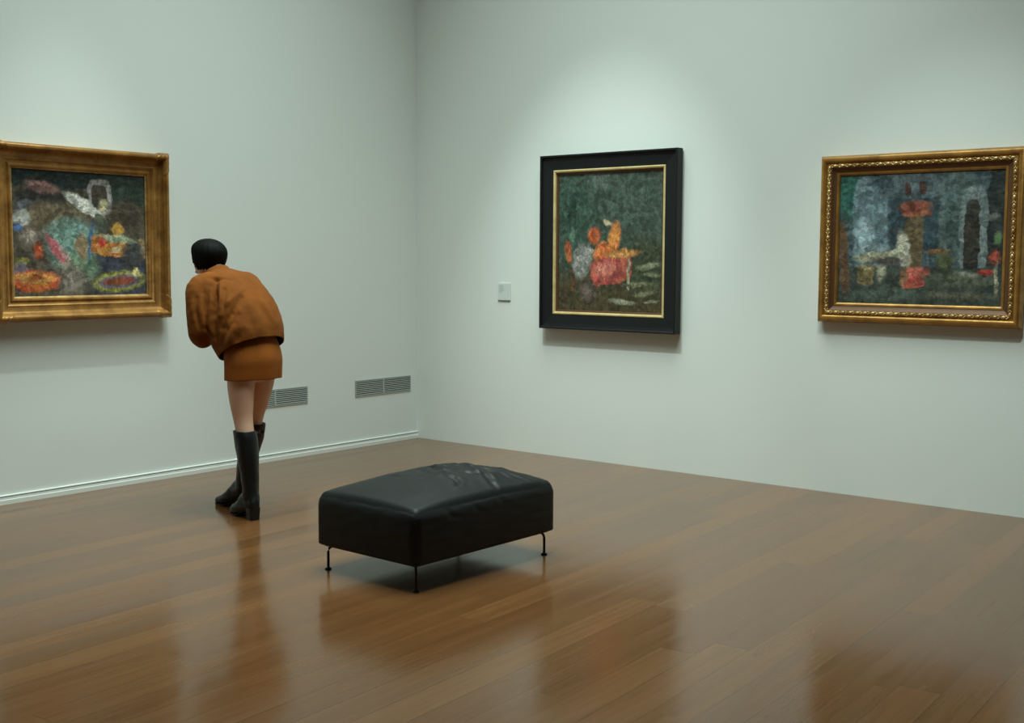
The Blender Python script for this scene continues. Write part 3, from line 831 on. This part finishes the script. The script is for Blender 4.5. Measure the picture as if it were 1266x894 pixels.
# --- hair: a short rounded bob, lower at the sides, arched over the nape
def hair():
    NA, NB = 160, 44
    rings = []
    def hem(a):       # a = 0 front, pi back ; depth of the lower edge below the head centre
        c = math.cos(a)
        front = max(0, c) ** 1.2
        side = abs(math.sin(a)) ** 2
        back = max(0, -c)
        z = 0.034 * front + (1 - front) * (-0.060) - 0.008 * side * (1 - front)
        z += 0.016 * math.exp(-((a - PI) / .36) ** 2)
        z += 0.004 * math.sin(a * 31) + 0.003 * math.sin(a * 53 + 1)
        return z
    outer, inner = [], []
    for j in range(NB + 1):
        ro, ri = [], []
        for k in range(NA):
            a = 2 * PI * k / NA
            zt = hem(a)
            q = j / NB
            zq = 0.022 + 0.024 * max(0, math.cos(a)) ** 1.2       # widest level, higher over the brow
            if q <= 0.62:
                th = q / 0.62 * PI / 2
                rr, z = math.sin(th), zq + (0.105 - zq) * math.cos(th)
            else:
                s = (q - 0.62) / 0.38
                z = zq + (zt - zq) * s
                rr = 1.0 - (0.24 * max(0, -math.cos(a) + .45) / 1.45 + 0.05) * s ** 2
            ax = 0.104 if math.cos(a) > 0 else 0.110
            strand = 1 + 0.010 * math.sin(a * 47 + 2 * math.sin(z * 40)) * rr + 0.008 * math.sin(a * 19 + z * 25) * rr
            x = ax * rr * math.cos(a) * strand; y = 0.0935 * rr * math.sin(a) * strand
            ro.append(Hd(x - .012, y, z))
            ri.append(Hd((x * .9) - .012, y * .9, z - (0.006 if q < .62 else 0)))
        outer.append(ro); inner.append(ri)
    rings = outer[::1] + inner[::-1]
    v, f = loft(rings[0:], True, True)
    o = mesh_object('hair', v, f, M_hair, person, True)
    o['label'] = 'short black bobbed hair'
    return o
hair()

def spline_rows(A, sub):
    A = np.asarray(A, float); E = np.vstack([2 * A[0] - A[1], A, 2 * A[-1] - A[-2]]); out = []
    for i in range(1, len(E) - 2):
        p0, p1, p2, p3 = E[i - 1], E[i], E[i + 1], E[i + 2]
        for k in range(sub):
            t = k / sub
            out.append(0.5 * ((2 * p1) + (-p0 + p2) * t + (2 * p0 - 5 * p1 + 4 * p2 - p3) * t * t + (-p0 + 3 * p1 - 3 * p2 + p3) * t ** 3))
    out.append(E[-2])
    return out

# --- jacket
def tilt_ring(x, z, phi, a, b, n=40, power=2.3, y=PY):
    ph = math.radians(phi)
    return ring(X(x, y, z), (math.cos(ph), 0, math.sin(ph)), (0, 1, 0), a, b, n, power)
JR = [(1.330, .860, 24, .140, .172), (1.312, .915, 26, .160, .185), (1.285, .985, 30, .182, .202), (1.230, 1.085, 33, .184, .212), (1.155, 1.185, 36, .165, .210), (1.092, 1.262, 40, .130, .190), (1.055, 1.305, 42, .088, .130), (1.030, 1.333, 40, .068, .080)]
jr = np.array(JR)
dense = spline_rows(jr, 6)
jk = [loft([tilt_ring(*r) for r in dense])]
slL = [(1.100, -2.815, 1.272), (1.080, -2.864, 1.244), (1.100, -2.882, 1.15), (1.112, -2.882, 1.065), (1.108, -2.880, 1.012), (1.082, -2.850, .990), (1.045, -2.815, .993), (1.008, -2.792, .999)]
slR = [(x, -5.40 - y, z + (.035 if x < 1.05 else .012 if x < 1.085 else 0)) for x, y, z in slL]
rs = [(.080, .078), (.080, .080), (.076, .080), (.076, .080), (.070, .070), (.064, .060), (.053, .050), (.043, .041)]
jk.append(stube([X(*p) for p in slL], rs, 26, up=(1, 0, .2)))
jk.append(stube([X(*p) for p in slR], rs, 26, up=(1, 0, .2)))
jm = remeshed(jk, 0.006, 3)
FOLDS = [  # lines of pull in the cloth: points, width, depth (positive = valley)
    ([(1.195, -2.846, 1.302), (1.236, -2.894, 1.206), (1.239, -2.904, 1.127)], .025, .036), ([(1.239, -2.904, 1.127), (1.245, -2.903, 1.069), (1.271, -2.893, 0.952)], .018, .018),
    ([(1.217, -2.841, 1.293), (1.277, -2.874, 1.206), (1.295, -2.895, 1.119)], .017, -.012), ([(1.264, -2.845, 1.254), (1.304, -2.882, 1.158), (1.298, -2.899, 1.051)], .015, .013),
    ([(1.31, -2.753, 1.254), (1.316, -2.856, 1.187), (1.287, -2.898, 1.09)], .018, -.011), ([(1.343, -2.793, 1.211), (1.349, -2.859, 1.129), (1.327, -2.891, 1.052)], .018, .015),
    ([(1.371, -2.84, 1.12), (1.344, -2.887, 1.043), (1.301, -2.892, 0.963)], .016, .007), ([(1.375, -2.869, 1.053), (1.347, -2.885, 0.965)], .02, -.008),
    ([(1.182, -2.879, 1.273), (1.189, -2.903, 1.205), (1.187, -2.909, 1.136)], .014, .009), ([(1.153, -2.906, 1.214), (1.169, -2.923, 1.126), (1.179, -2.917, 1.027)], .018, -.009),
    ([(1.139, -2.932, 1.204), (1.149, -2.946, 1.126), (1.166, -2.943, 1.048)], .014, .008), ([(1.122, -2.951, 1.184), (1.135, -2.961, 1.087)], .014, -.005),
    ([(1.364, -2.711, 1.205), (1.414, -2.703, 1.127), (1.449, -2.696, 1.029)], .03, .008), ([(1.398, -2.789, 1.139), (1.431, -2.792, 1.052)], .03, .007),
    ([(1.38, -2.674, 1.184), (1.431, -2.655, 1.086)], .02, -.006), ([(1.183, -2.914, 1.047), (1.233, -2.905, 0.99)], .012, .009), ([(1.396, -2.85, 1.024), (1.39, -2.87, 0.97)], .02, .006),
    ([(1.153, -2.862, 1.317), (1.194, -2.833, 1.312), (1.236, -2.78, 1.302)], .014, .006),
]
def jfold(c, n):
    w = Vector((c.x + PX, c.y + PY, c.z)); d = 0.0
    for P, wd, dep in FOLDS:
        best, bt = 9.0, 0.0
        k = len(P) - 1
        for i in range(k):
            a = Vector(P[i]); ab = Vector(P[i + 1]) - a
            t = max(0, min(1, (w - a).dot(ab) / ab.length_squared))
            r = (w - (a + ab * t)).length
            if r < best: best, bt = r, (i + t) / k
        if best < wd * 3:
            d -= dep * 1.3 * math.exp(-(best / (wd * .9)) ** 2) * (0.25 + 0.75 * math.sin(PI * min(1, max(0, .1 + .8 * bt))))
    st = Vector((w.x * 1.0 + w.z * .55, w.y * 1.0, w.z * .35))
    d += 0.006 * nz(st, 9) + 0.0025 * nz(w, 24)
    return d
displace(jm, jfold)
bm = bmesh.new(); bm.from_mesh(jm)
hem_c = X(1.290, PY, .918); ph = math.radians(27)
# cut the lower edge open
bmesh.ops.bisect_plane(bm, geom=bm.verts[:] + bm.edges[:] + bm.faces[:], plane_co=hem_c, plane_no=(-math.sin(ph), 0.0, math.cos(ph)), clear_inner=True)
bm.to_mesh(jm); bm.free()
jacket = link_mesh('jacket', jm, [M_suede, M_lining], person, True)
jacket['label'] = 'loose tan suede jacket with full sleeves'
s = jacket.modifiers.new('thick', 'SOLIDIFY'); s.thickness = 0.007; s.offset = -1; s.material_offset = 1; s.material_offset_rim = 0
# collar band round the neck
rr = []
for (x, z, phi, a, b) in ((1.042, 1.308, 38, .080, .094), (1.026, 1.331, 36, .070, .081), (1.013, 1.350, 34, .065, .074), (1.011, 1.3545, 34, .061, .070), (1.015, 1.345, 34, .056, .065), (1.034, 1.316, 36, .058, .068)):
    rr.append(tilt_ring(x, z, phi, a, b, 44, 2.0, -2.703))
v, f = loft(rr, False, False, closed=True)
mesh_object('collar', v, f, M_suede, jacket, True)

# --- skirt
sk = [(1.290, 1.000, 12, .112, .140), (1.310, .930, 8, .128, .158), (1.322, .870, 4, .130, .166), (1.320, .810, 2, .126, .166), (1.316, .760, 2, .123, .166)]
skd = spline_rows(sk, 8)
v, f = loft([tilt_ring(*r, n=72, power=2.25) for r in skd], False, False)
o = mesh_object('skirt', v, f, [M_suede_skirt, M_lining], person, True)
def skfold(c, n):
    a = math.atan2(c.y, c.x)
    q = max(0, min(1, (1.0 - c.z) / .24))
    return q * (0.004 * math.sin(a * 5 + 1.2) + 0.005 * nz(Vector((math.cos(a), math.sin(a), c.z * 1.2)), 2.6)) - 0.006 * math.exp(-((a - .62) / .05) ** 2) * q
displace(o.data, skfold)
o['label'] = 'short tan suede skirt'
s = o.modifiers.new('thick', 'SOLIDIFY'); s.thickness = 0.006; s.offset = -1; s.material_offset = 1; s.material_offset_rim = 0

# --- knee boots with block heels
def boot(leg, heel, toe, top_z):
    """leg: shaft axis from the top down to the ankle; heel, toe: floor points (x, y)."""
    heel = Vector((*heel, 0)); toe = Vector((*toe, 0)); d = (toe - heel); L = d.length; d.normalize(); s = Vector((-d.y, d.x, 0))
    H = 0.062
    parts = []
    # shaft with an open top
    P, R = smooth_path([p for p, _ in leg], [r for _, r in leg], 5)
    rings = []
    for p, r in zip(P, R):
        rings.append(ring(p, d, s, r[1], r[0], 28))
    P0, R0 = P[0], R[0]
    inner = [ring((P0[0], P0[1], P0[2] - q), d, s, R0[1] - .0095, R0[0] - .0095, 28) for q in (0.055, 0.03, 0.0)]
    parts.append(loft(inner + rings))
    # foot: upright sections from the heel to a narrow squared toe
    sec = [(-.006, .022, H - .004, .110), (.012, .033, H - .006, .150), (.045, .038, H - .010, .175), (.085, .038, .044, .172), (.122, .037, .026, .142), (.160, .041, .012, .104), (.200, .042, .006, .074), (.238, .036, .005, .056), (.268, .027, .006, .043), (.283, .016, .008, .031)]
    k = L / 0.285
    fr = []
    A = np.array(sec)
    for i in range(len(A) - 1):
        for q in range(3):
            r = A[i] + (A[i + 1] - A[i]) * q / 3
            fr.append(r)
    fr.append(A[-1])
    fr = [ring(heel + d * r[0] * k + Vector((0, 0, (r[2] + r[3]) / 2)), s, (0, 0, 1), r[1], (r[3] - r[2]) / 2, 24, 2.6) for r in fr]
    parts.append(loft(fr))
    me = remeshed(parts, 0.0042, 4)
    def f(c, n):
        w = (c.z - .10) / .07
        q = math.exp(-w * w)
        t = .0022 * nz(c, 22) + q * .003 * nz(Vector((c.x * .6, c.y * .6, c.z * 2.4)), 22)
        up = max(0, min(1, (c.z - .2) / .2))
        return t + up * .002 * nz(Vector((c.x, c.y, c.z * .4)), 18)
    displace(me, f)
    o = link_mesh('boot', me, M_boot, person, True)
    # block heel
    hr = [ring(heel + d * (.030 + .004 * z / H) * k + Vector((0, 0, z)), d, s, .028 + .006 * z / H, .027 + .006 * z / H, 28, 5.0) for z in (0.0, .004, .03, .052, H + .006)]
    v, f_ = loft(hr); mesh_object('heel', v, f_, M_boot, o)
    # thin sole
    so = []
    for q in np.linspace(.060, .286, 26):
        wd = np.interp(q, [.06, .09, .13, .17, .205, .24, .27, .286], [.028, .029, .033, .039, .040, .034, .025, .013])
        z = np.interp(q, [.06, .09, .13, .17, .205, .24, .286], [H - .010, .046, .026, .0075, .003, .003, .004])
        so.append(ring(heel + d * q * k + Vector((0, 0, z + .0005)), s, (0, 0, 1), wd, .0035, 14, 3))
    v, f_ = loft(so); mesh_object('sole', v, f_, M_boot_sole, o, True)
    return o
shL = [(X(1.338, -2.782, .484), (.063, .066)), (X(1.352, -2.783, .44), (.064, .067)), (X(1.366, -2.784, .36), (.061, .064)), (X(1.384, -2.786, .26), (.051, .053)), (X(1.392, -2.788, .18), (.046, .047)), (X(1.394, -2.788, .12), (.045, .047)), (X(1.400, -2.789, .09), (.038, .042))]
shR = [(X(1.238, -2.632, .500), (.063, .066)), (X(1.226, -2.633, .44), (.064, .067)), (X(1.200, -2.634, .36), (.061, .064)), (X(1.166, -2.636, .26), (.051, .053)), (X(1.148, -2.637, .18), (.046, .047)), (X(1.140, -2.638, .12), (.045, .047)), (X(1.146, -2.638, .09), (.038, .042))]
hl = lambda x, y: (x - PX, y - PY)
boot(shL, hl(1.446, -2.797), hl(1.180, -2.748), .49)
boot(shR, hl(1.184, -2.634), hl(0.902, -2.644), .50)

# ------------------------------------------------------------------ lamps (ceiling track spots, added ambient fill)
LAMP = (0.825, 1.0, 0.935)
def spot(name, loc, aim, watts, cone, blend, radius=0.04, col=LAMP):
    l = D.lights.new(name, 'SPOT'); l.energy = watts; l.spot_size = math.radians(cone); l.spot_blend = blend; l.shadow_soft_size = radius; l.color = col
    o = D.objects.new(name, l); COL.objects.link(o); o.location = loc
    o.rotation_euler = (Vector(aim) - Vector(loc)).to_track_quat('-Z', 'Y').to_euler()
    return o
spot('track_spot', (1.55, -2.86, 5.5), (0.0, -3.2, -0.2), 350, 31, 1.0, 0.05)
spot('track_spot', (2.15, -2.8, 5.5), (1.75, 0.0, 0.85), 540, 34, 1.0, 0.05)
spot('track_spot', (4.85, -3.2, 5.5), (4.25, 0.0, 0.6), 425, 34, 1.0, 0.05)
def area(name, loc, size, watts, col=LAMP):
    l = D.lights.new(name, 'AREA'); l.shape = 'RECTANGLE'; l.size, l.size_y = size; l.energy = watts; l.color = col
    o = D.objects.new(name, l); COL.objects.link(o); o.location = loc
    return o
area('ceiling_fill', (2.7, -2.65, 5.55), (3.6, 3.6), 200).data.spread = math.radians(110)  # unseen soft panel added as ambient fill from above

w = D.worlds.new('gallery_air'); bpy.context.scene.world = w; w.use_nodes = True
w.node_tree.nodes['Background'].inputs[0].default_value = (0.5, 0.55, 0.5, 1); w.node_tree.nodes['Background'].inputs[1].default_value = 0.05

# ------------------------------------------------------------------ camera
cam = D.cameras.new('camera'); co = D.objects.new('camera', cam); COL.objects.link(co)
f_px, pitch, roll, yaw = 1477.28, 0.0843428, 0.0046932, 0.680141
cam.sensor_fit = 'HORIZONTAL'; cam.sensor_width = 36.0; cam.lens = 36.0 * f_px / 1266.0
fw = Vector((-math.sin(yaw) * math.cos(pitch), math.cos(yaw) * math.cos(pitch), -math.sin(pitch)))
r_ = Vector((math.cos(yaw), math.sin(yaw), 0)); u_ = r_.cross(fw)
r2 = r_ * math.cos(roll) + u_ * math.sin(roll); u2 = -r_ * math.sin(roll) + u_ * math.cos(roll)
mw = Matrix((r2, u2, -fw)).transposed().to_4x4(); mw.translation = Vector((6.56921, -6.91493, 1.42))
co.matrix_world = mw
cam.clip_start = 0.05
sc = bpy.context.scene
sc.camera = co
sc.view_settings.view_transform = 'Standard'; sc.view_settings.look = 'None'; sc.view_settings.gamma = 1.0
sc.view_settings.exposure = -0.07; sc.view_settings.use_curve_mapping = False
